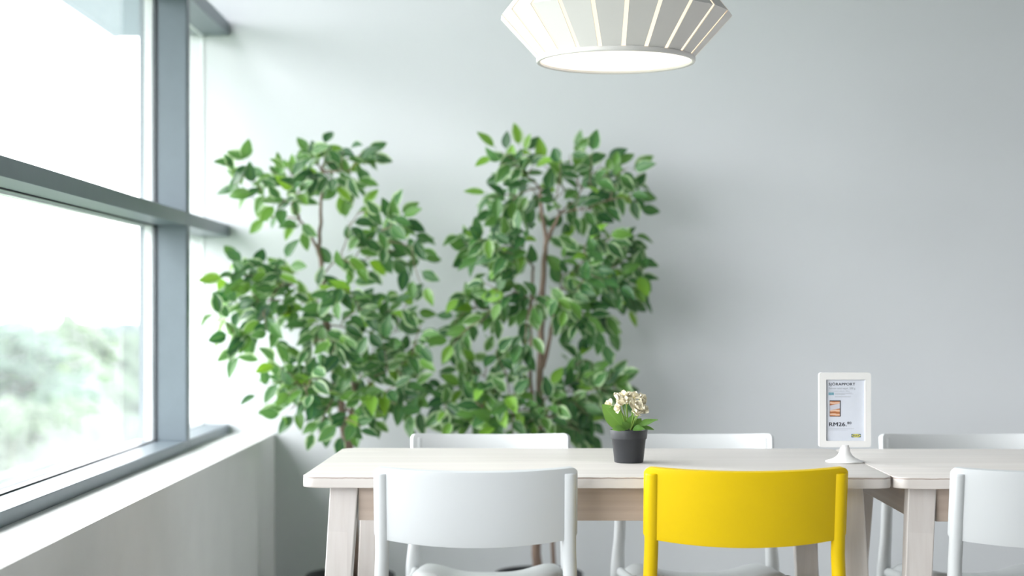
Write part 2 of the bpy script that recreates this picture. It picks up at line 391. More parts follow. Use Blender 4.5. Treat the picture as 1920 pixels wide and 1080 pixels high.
# ------------------------------------------------------------------ outside
def outside():
    struct('ground', box_mesh('ground', -2500, -1.6, -400, 2500, -9.2, -9.0, M_GROUND), 'lawn far below the windows')
    c = thing('exterior_canopy', 'blue-grey flat canopy jutting out above the window outside', 'canopy', (-1.31, 2.0, 2.42))
    for k, y in enumerate([-6, -3.6, -1.2, 1.2, 3.6]):
        me = box_mesh('soffit_panel', -0.62, 0.0, y + .006, y + 2.394, 0.0, 0.05, M_SOFFIT)
        link('soffit_panel', me, c)
    link('fascia', box_mesh('fascia', -0.645, -0.621, -6, 6.0, -0.004, 0.10, M_SOFFIT), c)
    rnd = random.Random(3)
    trees = [(10, 596, 34, 2.5, 'broad hazy green tree at the left edge of the large window', 0),
             (118, 640, 84, 5.0, 'lower pale tree between the two taller hazy trees', 2),
             (185, 572, 47, 3.0, 'tall round-topped hazy tree in the middle of the large window', 1),
             (262, 604, 64, 3.6, 'hazy bluish tree beside the grey mullion', 2),
             (70, 700, 23, 1.7, 'nearer yellowish tree low in the large window', 1),
             (-45, 612, 52, 2.2, 'hazy tree just cut off by the left edge of the photo', 0)]
    for px, py, Y, rad, lab, mi in trees:
        top = P(px, py, Y); gz = -9.0
        t = thing('tree', lab, 'tree', (top.x, top.y, gz), 0, 'trees outside the window')
        H = top.z - gz
        link('trunk', tubes_mesh('trunk', [([(0, 0, 0), (0.1, 0, H * .4), (0, 0.1, H * .75)], [0.28, 0.22, 0.12])], M_TRUNK), t)
        bm = bmesh.new()
        for q in range(26):
            a = rnd.uniform(0, 6.28); zz = rnd.uniform(0.0, 1.0); rr = rad * (0.95 - 0.6 * zz ** 2) * math.sqrt(rnd.random())
            r0 = rnd.uniform(0.55, 1.05) * rad * 0.36
            cz = H - r0 - (1 - zz) * (H * 0.72 - r0)
            mt = Matrix.Translation((rr * math.cos(a), rr * math.sin(a), cz))
            g = bmesh.ops.create_icosphere(bm, subdivisions=3, radius=r0, matrix=mt)
            for v in g['verts']:
                d = (v.co - mt.translation).normalized()
                v.co += d * r0 * 0.22 * (math.sin(v.co.x * 6.1 + q) * math.sin(v.co.y * 5.3) + 0.7 * math.sin(v.co.z * 9.7 + v.co.x * 7)) + Vector((rnd.uniform(-1, 1), rnd.uniform(-1, 1), rnd.uniform(-1, 1))) * 0.06
        me = bpy.data.meshes.new('crown'); bm.to_mesh(me); bm.free(); me.materials.append(M_CROWNS[mi])
        link('crown', me, t)
outside()

# ------------------------------------------------------------------ tables
TH = 0.74
def make_table(label, cx, cy, rz, inset, group):
    W, D, T = 1.25, 0.74, 0.0245
    t = thing('dining_table', label, 'table', (cx, cy, 0), rz, group)
    bm = bmesh.new(); out = []
    r = 0.028
    for (sx, sy, a0) in ((1, 1, 0), (-1, 1, 90), (-1, -1, 180), (1, -1, 270)):
        for k in range(9):
            a = R(a0 + k * 90 / 8)
            out.append((sx * (W / 2 - r) + r * math.cos(a), sy * (D / 2 - r) + r * math.sin(a)))
    lo = [bm.verts.new((x, y, TH - T)) for x, y in out]; hi = [bm.verts.new((x, y, TH)) for x, y in out]
    fb = bm.faces.new(lo[::-1]); ft = bm.faces.new(hi)
    for i in range(len(out)):
        j = (i + 1) % len(out); bm.faces.new((lo[i], lo[j], hi[j], hi[i]))
    bmesh.ops.bevel(bm, geom=list(set(fb.edges) | set(ft.edges)), offset=0.0035, segments=3, affect='EDGES', profile=0.5)
    bmesh.ops.recalc_face_normals(bm, faces=bm.faces)
    me = bpy.data.meshes.new('table_top'); bm.to_mesh(me); bm.free(); me.materials.append(M_TOP)
    o = link('table_top', me, t); smooth_angle(o, 40)
    z1 = TH - T - 0.0004
    lw, lt = 0.060, 0.038
    xo = W / 2 - inset; yo = D / 2 - 0.034
    for sx in (-1, 1):
        for sy in (-1, 1):
            def ring(z, dx, dy, w):
                X0, X1 = sx * (xo + dx), sx * (xo + dx - w); Ya, Yb = sy * (yo + dy), sy * (yo + dy - lt)
                return [(X0, Ya, z), (X1, Ya, z), (X1, Yb, z), (X0, Yb, z)]
            link('leg', hexa_mesh('leg', ring(0.001, 0.036, 0.055, 0.050), ring(z1, 0, 0, lw), M_LEG, 0.0025), t)
    za = 0.642
    for sy in (-1, 1):
        ya = sy * (yo - 0.006)
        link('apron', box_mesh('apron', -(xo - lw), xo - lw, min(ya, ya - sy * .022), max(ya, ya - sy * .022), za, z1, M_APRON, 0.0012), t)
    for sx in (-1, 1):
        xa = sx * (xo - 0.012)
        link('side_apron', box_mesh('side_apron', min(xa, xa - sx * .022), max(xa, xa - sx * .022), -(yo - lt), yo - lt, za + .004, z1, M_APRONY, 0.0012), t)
    return t
make_table('whitewashed birch table with the small flower pot standing on it', 0.172, 3.866, R(-0.9), 0.056, 'birch tables pushed end to end')
make_table('whitewashed birch table at the right edge, beyond the price stand', 1.4265, 3.842, R(-0.9), 0.034, 'birch tables pushed end to end')

# ------------------------------------------------------------------ chairs
def yside(z): return -0.180 - (z - 0.60) * 0.16
def make_chair(m):
    t = thing('stacking_chair', 'x', 'chair', (0, 0, 0))
    Wh, zt, zb, cr = 0.209, 0.767, 0.617, 0.012
    # backrest: curved panel, rounded rim
    xs = [Wh * (1 - 2 * k / 40) for k in range(41)]
    fine = [Wh - cr * (1 - math.cos(R(a))) for a in (0, 20, 40, 60, 80)]
    xs = sorted(set([round(x, 5) for x in fine + [-f for f in fine] + [x for x in xs if abs(x) < Wh - cr]]))
    NV = 12
    V, Fc = [], []
    for x in xs:
        u = x / Wh; c = 1 - u * u
        d = 0.0
        if abs(x) > Wh - cr: d = cr - math.sqrt(max(0, cr * cr - (abs(x) - (Wh - cr)) ** 2))
        top = zt - 0.0062 * c - d; bot = zb - 0.0145 * c + d
        for k in range(NV + 1):
            z = bot + (top - bot) * k / NV
            V.append((x, yside(z) - 0.052 * (1 - abs(u) ** 2.2), z))
    for i in range(len(xs) - 1):
        for k in range(NV):
            a = i * (NV + 1) + k; Fc.append((a, a + NV + 1, a + NV + 2, a + 1))
    me = new_mesh('backrest', V, Fc, m, True)
    o = link('backrest', me, t)
    md = o.modifiers.new('thick', 'SOLIDIFY'); md.thickness = 0.015; md.offset = 0
    md = o.modifiers.new('round', 'BEVEL'); md.width = 0.0062; md.segments = 4; md.limit_method = 'ANGLE'; md.angle_limit = R(60)
    # seat: saddle
    V, Fc = [], []
    NX, NY = 28, 20
    for j in range(NY + 1):
        v = j / NY; y = -0.175 + v * 0.395
        hw = 0.196 + 0.004 * math.sin(v * math.pi)
        cor = 0.0
        if v > 0.86: cor = 0.045 * (1 - math.sqrt(max(0, 1 - ((v - 0.86) / 0.14) ** 2)))
        for i in range(NX + 1):
            u = 2 * i / NX - 1
            hump = math.exp(-((abs(u) - 0.80) / 0.33) ** 2)
            z = 0.404 + 0.023 * hump + 0.036 * v - 0.014 * max(0, abs(u) - 0.88) / 0.12
            z -= 0.030 * max(0, (v - 0.90) / 0.10) ** 2
            V.append((u * (hw - cor), y, z))
    for j in range(NY):
        for i in range(NX):
            a = j * (NX + 1) + i; Fc.append((a, a + 1, a + NX + 2, a + NX + 1))
    me = new_mesh('seat', V, Fc, m, True)
    o = link('seat', me, t)
    md = o.modifiers.new('thick', 'SOLIDIFY'); md.thickness = 0.020; md.offset = -1
    md = o.modifiers.new('round', 'BEVEL'); md.width = 0.007; md.segments = 3; md.limit_method = 'ANGLE'; md.angle_limit = R(60)
    # rear legs run up the outside of the back as uprights
    zs = [(0.7545, .1945), (0.7533, .1945), (0.751, .1945), (0.70, .1945), (0.64, .1945), (0.58, .1955), (0.53, .1975), (0.49, .1995), (0.455, .2025), (0.42, .2045), (0.36, .208), (0.25, .214), (0.12, .220), (0.0015, .226)]
    for sx in (-1, 1):
        pts, ra, rb = [], [], []
        for k, (z, x) in enumerate(zs):
            y = yside(z) - 0.0115 if z > 0.58 else -0.188 if z > 0.5 else None
            if y is None:
                y = -0.185 if z > 0.40 else -0.185 - (0.40 - z) * 0.16
            rad = [0.0136, 0.0146, 0.0148][k] if k < 3 else 0.0148 + (0.0035 * math.exp(-((z - 0.41) / 0.05) ** 2)) - (0.003 * max(0, (0.3 - z) / 0.3))
            pts.append((sx * x, y, z)); ra.append(rad); rb.append(rad * (0.80 if z > 0.6 else 0.9 if z > 0.55 else 1.05))
        V, Fc = tube_data(pts, ra, 16, 0, Vector((1, 0, 0)), rb)
        link('leg', fix(new_mesh('leg', V, Fc, m, True)), t)
        pts = [(sx * x, y, z) for x, y, z in ((.183, .165, .437), (.188, .180, .42), (.194, .190, .38), (.203, .200, .25), (.210, .206, .12), (.216, .212, .0015))]
        V, Fc = tube_data(pts, [.016, .018, .017, .015, .013, .0115], 16, 0, Vector((1, 0, 0)), [.022, .021, .018, .015, .013, .0115])
        link('leg', fix(new_mesh('leg', V, Fc, m, True)), t)
        # side rail moulded under the seat edge
        pts = [(sx * .198, -.180, .405), (sx * .194, -.09, .410), (sx * .190, .05, .424), (sx * .184, .165, .434)]
        V, Fc = tube_data(pts, .011, 12, 0, Vector((1, 0, 0)), .013)
        link('side_rail', fix(new_mesh('side_rail', V, Fc, m, True)), t)
    return t
cw = make_chair(M_WHITE); cyel = make_chair(M_YELLOW)
NEARY, FARY = 3.44 + 0.207, 4.39 - 0.207
def put(o, x, y, rz, label, group):
    o.location = (x, y, 0); o.rotation_euler = (0, 0, R(rz)); o['label'] = label; o['group'] = group
put(cw, -0.088, NEARY, 0.0, 'white plastic chair on the near side, left of the yellow chair', 'chairs on the near side of the tables')
put(cyel, 0.474, NEARY, 0.0, 'bright yellow plastic chair on the near side of the table', 'chairs on the near side of the tables')
put(copy_tree(cw), 1.108, NEARY - .01, 0.0, 'white plastic chair on the near side, cut by the right edge', 'chairs on the near side of the tables')
put(copy_tree(cw), -0.073, FARY, 180.0, 'white plastic chair on the far side, in front of the two potted trees', 'chairs on the far side of the tables')
put(copy_tree(cw), 0.468, FARY, 180.0, 'white plastic chair on the far side, behind the small flower pot', 'chairs on the far side of the tables')
put(copy_tree(cw), 1.172, FARY - .01, 181.0, 'white plastic chair on the far side, right of the price stand', 'chairs on the far side of the tables')

# ------------------------------------------------------------------ pendant lamp
def make_lamp():
    Yl = 3.865; c = P(1154.5, 118, Yl)
    t = thing('pendant_lamp', 'white slatted pendant lamp glowing above the birch table', 'lamp', (c.x, Yl, c.z))
    N = 22; prof = [(0.181, 0.0095), (0.268, 0.105), (0.150, 0.256)]
    gap = 0.0098; th = 0.0022
    V = []
    for (r, z) in prof:
        h = (2 * r * math.tan(math.pi / N) - gap) / 2
        V.append((r, h, z))
    def slat():
        vs, fs = [], []
        for (r, h, z) in V:
            vs += [(r, -h, z), (r, h, z), (r - th, h, z), (r - th, -h, z)]
        for i in range(2):
            a = i * 4
            for k in range(4): fs.append((a + k, a + (k + 1) % 4, a + 4 + (k + 1) % 4, a + 4 + k))
        fs += [(3, 2, 1, 0), (8, 9, 10, 11)]
        return fix(new_mesh('slat', vs, fs, M_LAMP))
    me = slat()
    for k in range(N):
        o = link('slat', me, t); o.rotation_euler = (0, 0, 2 * math.pi * (k + 0.5) / N - math.pi / 2 + R(2.0))
    link('bottom_ring', lathe_mesh('bottom_ring', [(0.1775, 0.002), (0.1775, 0.011), (0.1845, 0.011), (0.1855, 0.0095), (0.1855, 0.002), (0.1842, 0.0), (0.1788, 0.0), (0.1775, 0.002)], M_LAMP, 72), t)
    link('top_ring', lathe_mesh('top_ring', [(0.140, 0.256), (0.140, 0.270), (0.154, 0.270), (0.156, 0.256), (0.140, 0.256)], M_LAMP, 60), t)
    link('diffuser', lathe_mesh('diffuser', [(0.0005, 0.0065), (0.09, 0.0065), (0.177, 0.0065), (0.177, 0.0090), (0.0005, 0.0090)], M_DIFF, 72), t, label='glowing round diffuser disc in the opening')
    link('inner_shade', lathe_mesh('inner_shade', [(0.170, 0.0105), (0.254, 0.105), (0.140, 0.252)], M_LINER, 72), t, label='warm glowing inner shade behind the slats')
    link('spider', tubes_mesh('spider', [([(0.14 * math.cos(a), 0.14 * math.sin(a), 0.263), (0, 0, 0.275)], 0.004) for a in (0, 2.09, 4.19)], M_LAMP), t)
    H = HC - c.z
    link('socket_cup', lathe_mesh('socket_cup', [(0.001, 0.335), (0.018, 0.33), (0.024, 0.30), (0.024, 0.262), (0.001, 0.262)], M_LAMP, 32), t)
    link('cord', tubes_mesh('cord', [([(0, 0, 0.33), (0, 0, 0.6), (0, 0, H - 0.03)], 0.0035)], M_CORD), t)
    link('ceiling_rose', lathe_mesh('ceiling_rose', [(0.001, H - 0.0005), (0.055, H - 0.0005), (0.052, H - 0.03), (0.02, H - 0.045), (0.001, H - 0.045)], M_LAMP, 40), t)
make_lamp()

# ------------------------------------------------------------------ price stand
def text_mesh(s, mt, bold=0.0, spacing=1.0):
    cu = bpy.data.curves.new('t', 'FONT'); cu.body = s; cu.size = 1.0; cu.space_character = spacing; cu.resolution_u = 3
    o = bpy.data.objects.new('t', cu); COL.objects.link(o)
    dg = bpy.context.evaluated_depsgraph_get()
    me = bpy.data.meshes.new_from_object(o.evaluated_get(dg))
    bpy.data.objects.remove(o)
    me.materials.clear(); me.materials.append(mt)
    if bold:                                       # heavier strokes: the outline struck several times, slightly apart
        V = [v.co.copy() for v in me.vertices]; Fc = [tuple(p.vertices) for p in me.polygons]; n = len(V)
        W_, F_ = [], []
        for k, (dx, dy) in enumerate(((-1, 0), (1, 0), (0, .6), (0, -.6), (0, 0))):
            W_ += [(v.x + dx * bold, v.y + dy * bold, k * 0.1) for v in V]; F_ += [tuple(i + k * n for i in f) for f in Fc]
        me = new_mesh('text', W_, F_, mt)
    return me

def make_sign():
    Ys = 3.84; s = F / Ys
    b = P(1584, 866, Ys); b.z = TH
    t = thing('price_stand', 'white tabletop price stand with a printed card on a round flared foot', 'sign', b + Vector((0, 0, 0.0005)))
    X = lambda px: (px - 1584) / s
    Z = lambda py: CZ - (py - CY) / s - b.z
    link('foot', lathe_mesh('foot', [(0.0005, 0), (0.0435, 0.0), (0.0447, 0.0012), (0.0440, 0.0028), (0.034, 0.0055), (0.024, 0.0100), (0.0165, 0.0165), (0.0125, 0.024), (0.0112, 0.031), (0.0112, 0.0395), (0.0005, 0.0395)], M_SIGN, 48), t)
    x0, x1, z0, z1 = X(1535), X(1632), Z(838.5), Z(699)
    ix0, ix1, iz0, iz1 = X(1548), X(1621), Z(826.5), Z(712)
    y0, y1 = -0.0075, 0.0075
    bm = bmesh.new()
    r = 0.006
    def rr(xa, xb, za, zb, rad):
        o = []
        for (sx, sz, a0) in ((xb - rad, zb - rad, 0), (xa + rad, zb - rad, 90), (xa + rad, za + rad, 180), (xb - rad, za + rad, 270)):
            for k in range(6):
                a = R(a0 + k * 18); o.append((sx + rad * math.cos(a), sz + rad * math.sin(a)))
        return o
    A = rr(x0, x1, z0, z1, r); B = rr(ix0, ix1, iz0, iz1, 0.0012)
    n = len(A)
    rings = [[bm.verts.new((x, y, z)) for x, z in S] for (S, y) in ((A, y0), (A, y1), (B, y1), (B, y0))]
    for q in range(4):
        a, c = rings[q], rings[(q + 1) % 4]
        for i in range(n): bm.faces.new((a[i], a[(i + 1) % n], c[(i + 1) % n], c[i]))
    ed = [e for e in bm.edges if e.is_manifold and e.calc_face_angle(0) > R(60)]
    bmesh.ops.bevel(bm, geom=ed, offset=0.0016, segments=3, affect='EDGES', profile=0.5)
    bmesh.ops.recalc_face_normals(bm, faces=bm.faces)
    me = bpy.data.meshes.new('frame'); bm.to_mesh(me); bm.free(); me.materials.append(M_SIGN)
    o = link('frame', me, t); smooth_angle(o, 50)
    yc = -0.0030
    card = link('card', box_mesh('card', ix0 - .001, ix1 + .001, yc, yc + 0.002, iz0 - .001, iz1 + .001, M_PAPER), t, label='printed white price card')
    def put_text(nm, s_, mt, px0, px1, py0, py1, bold=0.0, dy=0.0003, sp=1.0):
        me = text_mesh(s_, mt, bold, sp)
        xs = [v.co.x for v in me.vertices]; ys = [v.co.y for v in me.vertices]
        a0, a1, b0, b1 = min(xs), max(xs), min(ys), max(ys)
        for v in me.vertices:
            fx = (v.co.x - a0) / (a1 - a0); fz = (v.co.y - b0) / (b1 - b0)
            v.co = (X(px0) + fx * (X(px1) - X(px0)), yc - dy - v.co.z * 0.0001, Z(py1) + fz * (Z(py0) - Z(py1)))
        link(nm, me, card)
    put_text('headline_text', 'SJ\u00d6RAPPORT', M_INK, 1553.2, 1603, 717.0, 724.6, 0.022, sp=1.1)
    put_text('subtitle_text', 'Salmon salai sejuk, 200 g', M_INKG, 1553.5, 1603, 726.6, 731.2)
    put_text('subtitle_text', 'Cold smoked salmon, 200 g', M_INKL, 1553.2, 1592, 732.2, 735.4)
    put_text('price_text', 'RM26.', M_INK, 1554, 1587.2, 792, 799.4, 0.022, sp=1.05)
    put_text('price_text', '80', M_INK, 1588, 1595.8, 790.8, 795.6, 0.008)
    def rect(nm, px0, px1, py0, py1, mt, dy=0.0003):
        link(nm, box_mesh(nm, X(px0), X(px1), yc - dy, yc - .00005, Z(py1), Z(py0), mt), card)
    for (a, c, y) in ((1565, 1597, 737.2), (1565, 1599, 738.7), (1565, 1584, 740.2), (1565, 1595, 743.2), (1565, 1594, 744.7), (1553, 1601, 804), (1553, 1589, 806.6)):
        rect('fine_print', a, c, y - 0.28, y + 0.28, M_INKL)
    rect('small_picture', 1553, 1563.2, 736.2, 741.2, picture_mat('small_picture_print', X(1553), X(1563.2), Z(741.2), Z(736.2), 'fish'))
    bmx = box_mesh('pack_picture', X(1555), X(1575.8), yc - .0004, yc - .00005, Z(781.2), Z(751), picture_mat('pack_picture_print', X(1555), X(1575.8), Z(781.2), Z(751), 'salmon'))
    link('pack_picture', bmx, card, label='small picture of a packet of orange salmon')
    rect('logo_field', 1595.8, 1613.4, 814, 820.2, M_BLUE)
    V = [(X(1604.6) + 8.3 / s * math.cos(a), yc - 0.00045, Z(817.1) + 2.95 / s * math.sin(a)) for a in [k * math.pi / 16 for k in range(32)]]
    link('logo_oval', new_mesh('logo_oval', V, [tuple(range(32))], M_LOGOY), card)
    put_text('logo_text', 'IKEA', M_BLUE, 1598.2, 1611, 815.6, 818.6, 0.03, 0.0006)

def picture_mat(name, x0, x1, z0, z1, kind):
    m = bpy.data.materials.new(name); m.use_nodes = True
    nt = m.node_tree; L = nt.links.new; b = nt.nodes['Principled BSDF']; b.inputs['Roughness'].default_value = 0.35
    tc = nt.nodes.new('ShaderNodeTexCoord'); mp = nt.nodes.new('ShaderNodeMapping'); mp.vector_type = 'POINT'
    mp.inputs['Scale'].default_value = (1 / (x1 - x0), 1, 1 / (z1 - z0)); mp.inputs['Location'].default_value = (-x0 / (x1 - x0), 0, -z0 / (z1 - z0))
    L(tc.outputs['Object'], mp.inputs[0])
    sp = nt.nodes.new('ShaderNodeSeparateXYZ'); L(mp.outputs[0], sp.inputs[0])
    wv = nt.nodes.new('ShaderNodeTexWave'); wv.inputs['Scale'].default_value = 1.3; wv.inputs['Distortion'].default_value = 3.0
    wv.bands_direction = 'Z'; L(mp.outputs[0], wv.inputs[0])
    def ramp(stops, inp, interp='LINEAR'):
        r = nt.nodes.new('ShaderNodeValToRGB'); r.color_ramp.interpolation = interp
        while len(r.color_ramp.elements) > 1: r.color_ramp.elements.remove(r.color_ramp.elements[0])
        r.color_ramp.elements[0].position = stops[0][0]; r.color_ramp.elements[0].color = (*stops[0][1], 1)
        for p, c in stops[1:]:
            k = r.color_ramp.elements.new(p); k.color = (*c, 1)
        L(inp, r.inputs[0]); return r.outputs[0]
    if kind == 'salmon':
        body = ramp([(0.0, (0.40, 0.13, 0.05)), (0.35, (0.62, 0.28, 0.13)), (0.8, (0.75, 0.45, 0.28)), (1.0, (0.8, 0.6, 0.5))], wv.outputs['Color'])
        # height tilted by x: the white sleeve crosses the packet on a slant
        ml = nt.nodes.new('ShaderNodeMath'); ml.operation = 'MULTIPLY_ADD'; L(sp.outputs['X'], ml.inputs[0]); ml.inputs[1].default_value = -0.14; L(sp.outputs['Z'], ml.inputs[2])
        band = ramp([(0.0, (0, 0, 0)), (0.36, (0, 0, 0)), (0.385, (1, 1, 1)), (0.66, (1, 1, 1)), (0.70, (0, 0, 0))], ml.outputs[0])
        mx = nt.nodes.new('ShaderNodeMix'); mx.data_type = 'RGBA'; L(band, mx.inputs[0]); L(body, mx.inputs[6]); mx.inputs[7].default_value = (0.62, 0.62, 0.68, 1)
        ex = ramp([(0.0, (1, 1, 1)), (0.05, (0, 0, 0)), (0.90, (0, 0, 0)), (0.94, (1, 1, 1))], sp.outputs['X'])
        ez = ramp([(0.0, (1, 1, 1)), (0.05, (0, 0, 0)), (0.93, (0, 0, 0)), (0.97, (1, 1, 1))], sp.outputs['Z'])
        mm = nt.nodes.new('ShaderNodeMix'); mm.data_type = 'RGBA'; mm.blend_type = 'LIGHTEN'; mm.inputs[0].default_value = 1; L(ex, mm.inputs[6]); L(ez, mm.inputs[7])
        m2 = nt.nodes.new('ShaderNodeMix'); m2.data_type = 'RGBA'; L(mm.outputs[2], m2.inputs[0]); L(mx.outputs[2], m2.inputs[6]); m2.inputs[7].default_value = (0.06, 0.075, 0.10, 1)
        L(m2.outputs[2], b.inputs['Base Color'])
    else:
        L(ramp([(0.0, (0.05, 0.16, 0.22)), (0.45, (0.12, 0.35, 0.45)), (1.0, (0.45, 0.70, 0.80))], wv.outputs['Color']), b.inputs['Base Color'])
    return m
make_sign()

# ------------------------------------------------------------------ leaves
def leaf_mesh(name, L_, W_, curl, fold, mt, nt=8, nv=4, pet=0.12, wav=0.0, seed=0, tipk=1.0):
    rnd = random.Random(seed); ph = rnd.uniform(0, 6)
    V, UV, Fc = [], [], []
    for i in range(nt + 1):
        t = i / nt
        wd = W_ * 0.5 * (math.sin(math.pi * t ** (0.80 * tipk)) ** 0.85 if 0 < t < 1 else 0.0)
        wd = max(wd, W_ * 0.006)
        x = pet * L_ + t * L_ * (1 - pet)
        for j in range(nv + 1):
            v = 2 * j / nv - 1
            z = fold * abs(v) * wd - curl * L_ * t * t + wav * math.sin(t * 9 + v * 2 + ph) * L_
            V.append((x, v * wd, z)); UV.append((t, (v + 1) / 2))
    for i in range(nt):
        for j in range(nv):
            a = i * (nv + 1) + j; Fc.append((a, a + nv + 1, a + nv + 2, a + 1))
    base = len(V)
    # petiole
    r = 0.0011
    for x, z in ((0, 0.0), (pet * L_, 0.0)):
        for k in range(3):
            a = 2.09 * k; V.append((x, r * math.cos(a), z + r * math.sin(a))); UV.append((0, 0.5))
    for k in range(3): Fc.append((base + k, base + (k + 1) % 3, base + 3 + (k + 1) % 3, base + 3 + k))
    me = new_mesh(name, V, Fc, mt, True)
    ul = me.uv_layers.new(name='UVMap')
    for lp in me.loops: ul.data[lp.index].uv = UV[lp.vertex_index]
    return me, V, UV, Fc

LEAVES = [leaf_mesh('leaf', 0.083, 0.041, c, f, M_LEAF, seed=i, nt=7) for i, (c, f) in enumerate([(0.10, 0.30), (0.22, 0.45), (0.02, 0.20), (0.32, 0.35), (-0.10, 0.5)])]

def leaf_matrix(pos, d, n, s):
    d = d.normalized(); n = n - d * n.dot(d); n.normalize(); y = n.cross(d)
    m = Matrix((d, y, n)).transposed().to_4x4()
    return Matrix.Translation(pos) @ m @ Matrix.Scale(s, 4)

def make_ficus(label, base_px, Yp, trunks, groups, seed, potlabel):
    rnd = random.Random(seed)
    bx = (base_px - CX) / F * Yp
    t = thing('potted_ficus', label, 'plant', (bx, Yp, 0), 0, 'potted ficus trees against the wall')
    org = Vector((bx, Yp, 0))
    L3 = lambda px, py, dy=0.0: P(px, py, Yp + dy) - org
    link('pot', lathe_mesh('pot', [(0.001, 0.002), (0.105, 0.002), (0.112, 0.008), (0.142, 0.165), (0.151, 0.168), (0.153, 0.190), (0.149, 0.194), (0.143, 0.190), (0.138, 0.150), (0.001, 0.150)], M_BIGPOT, 48), t)
    link('soil', lathe_mesh('soil', [(0.001, 0.166), (0.07, 0.164), (0.1375, 0.158), (0.1375, 0.1515), (0.001, 0.1515)], M_SOIL, 32), t)
    for tr in trunks:
        pts = [L3(*p[:2], p[2] if len(p) > 2 else 0) if p[1] < 5000 else Vector((p[0], p[2] if len(p) > 2 else 0, 0.16)) for p in tr['pts']]
        # densify with a light wobble
        dp, dr = [], []
        for i in range(len(pts) - 1):
            for k in range(4):
                u = k / 4; q = pts[i].lerp(pts[i + 1], u)
                q = q + Vector((rnd.uniform(-1, 1), rnd.uniform(-1, 1), 0)) * 0.0022
                dp.append(q); dr.append(tr['r'][0] + (tr['r'][1] - tr['r'][0]) * (i + u) / (len(pts) - 1))
        dp.append(pts[-1]); dr.append(tr['r'][1])
        link('trunk', tubes_mesh('trunk', [(dp, dr)], M_BARK, 10), t)
    allL = []
    for g in groups:
        trunk0 = L3(*g['a'])
        specs = []
        tips = [L3(p[0], p[1], rnd.uniform(*g.get('d', (-0.24, 0.20)))) for p in g['t']]
        tips.sort(key=lambda q: (q - trunk0).length)
        nodes = [(trunk0, 0.0)]                       # (joint, way back to the trunk)
        for T in tips:
            # each twig leaves the nearest limb that already grows its way
            anc, way = min(nodes, key=lambda nd: (nd[0] - T).length + 0.45 * nd[1])
            v = T - anc
            up = Vector((0, 0, 1))
            mid = anc.lerp(T, 0.5) + up * (0.05 * v.length + 0.01) + Vector((rnd.uniform(-.02, .02), rnd.uniform(-.02, .02), 0))
            pts = [anc * (1 - u) ** 2 + mid * 2 * u * (1 - u) + T * u * u for u in (0, .2, .4, .6, .8, 1)]
            r0 = 0.0034 if way == 0 else 0.0024
            specs.append((pts, [r0 * f for f in (1, .88, .76, .64, .52, .38)]))
            for q in (pts[2], pts[3], pts[4]):
                nodes.append((q, way + (q - anc).length))
            dirt = ((pts[-1] - pts[-2]).normalized() + (T - trunk0).normalized() * 0.8).normalized()
            n = g.get('n', 5) - 1 + rnd.choice((-1, -1, 0, 0, 0, 1))
            for k in range(n):
                back = 0.024 * k if k else 0.0
                u = max(0.35, 1 - back / max(v.length, 0.10))
                q = anc * (1 - u) ** 2 + mid * 2 * u * (1 - u) + T * u * u
                q += Vector((rnd.gauss(0, .012), rnd.gauss(0, .022), rnd.gauss(0, .012)))
                sgn = 1 if k % 2 else -1
                ang = rnd.uniform(25, 75) * sgn if k else rnd.uniform(-20, 20)
                d2 = Vector((dirt.x, dirt.y * 0.35, dirt.z))
                if d2.length < 0.2: d2 = Vector((rnd.uniform(-1, 1), 0, 0.3))
                d = Quaternion((0, 1, 0), R(ang)) @ d2.normalized()
                d = d + Vector((rnd.gauss(0, .22), rnd.gauss(-0.12, .38), rnd.gauss(-0.20, .25) - g.get('droop', 0.12)))
                nm = Vector((rnd.gauss(-0.15, .45), -1.0, rnd.gauss(0.55, .45)))
                sc = rnd.uniform(0.80, 1.12) * g.get('s', 1.0)
                d.normalize()
                tipw = q + d * 0.08 * sc + org
                if tipw.y > WALL_Y - 0.012: q.y -= tipw.y - (WALL_Y - 0.012)
                if (q + org).y > WALL_Y - 0.03: q.y = WALL_Y - 0.03 - org.y
                lim = XF + 0.012
                if tipw.x < lim: q.x += lim - tipw.x
                allL.append((leaf_matrix(q, d, nm, sc), rnd.randrange(len(LEAVES))))
        V, Fc = [], []
        for pts, rad in specs:
            vv, ff = tube_data(pts, rad, 5, len(V)); V += vv; Fc += ff
        link('branch', new_mesh('branch', V, Fc, M_TWIG, True), t)
    allL.sort(key=lambda a: a[0].translation.y)
    for mx, k in allL[:300]:
        o = link('leaf', LEAVES[k][0], t); o.matrix_local = mx
    V, UV, Fc = [], [], []
    for mx, k in allL[300:]:
        _, v, uv, f = LEAVES[k]; off = len(V)
        V += [mx @ Vector(p) for p in v]; UV += uv; Fc += [tuple(i + off for i in ff) for ff in f]
    if V:
        me = new_mesh('leaves', V, Fc, M_LEAF, True); ul = me.uv_layers.new(name='UVMap')
        for lp in me.loops: ul.data[lp.index].uv = UV[lp.vertex_index]
        o = link('foliage', me, t); o['kind'] = 'stuff'
    print('FICUS leaves', len(allL))

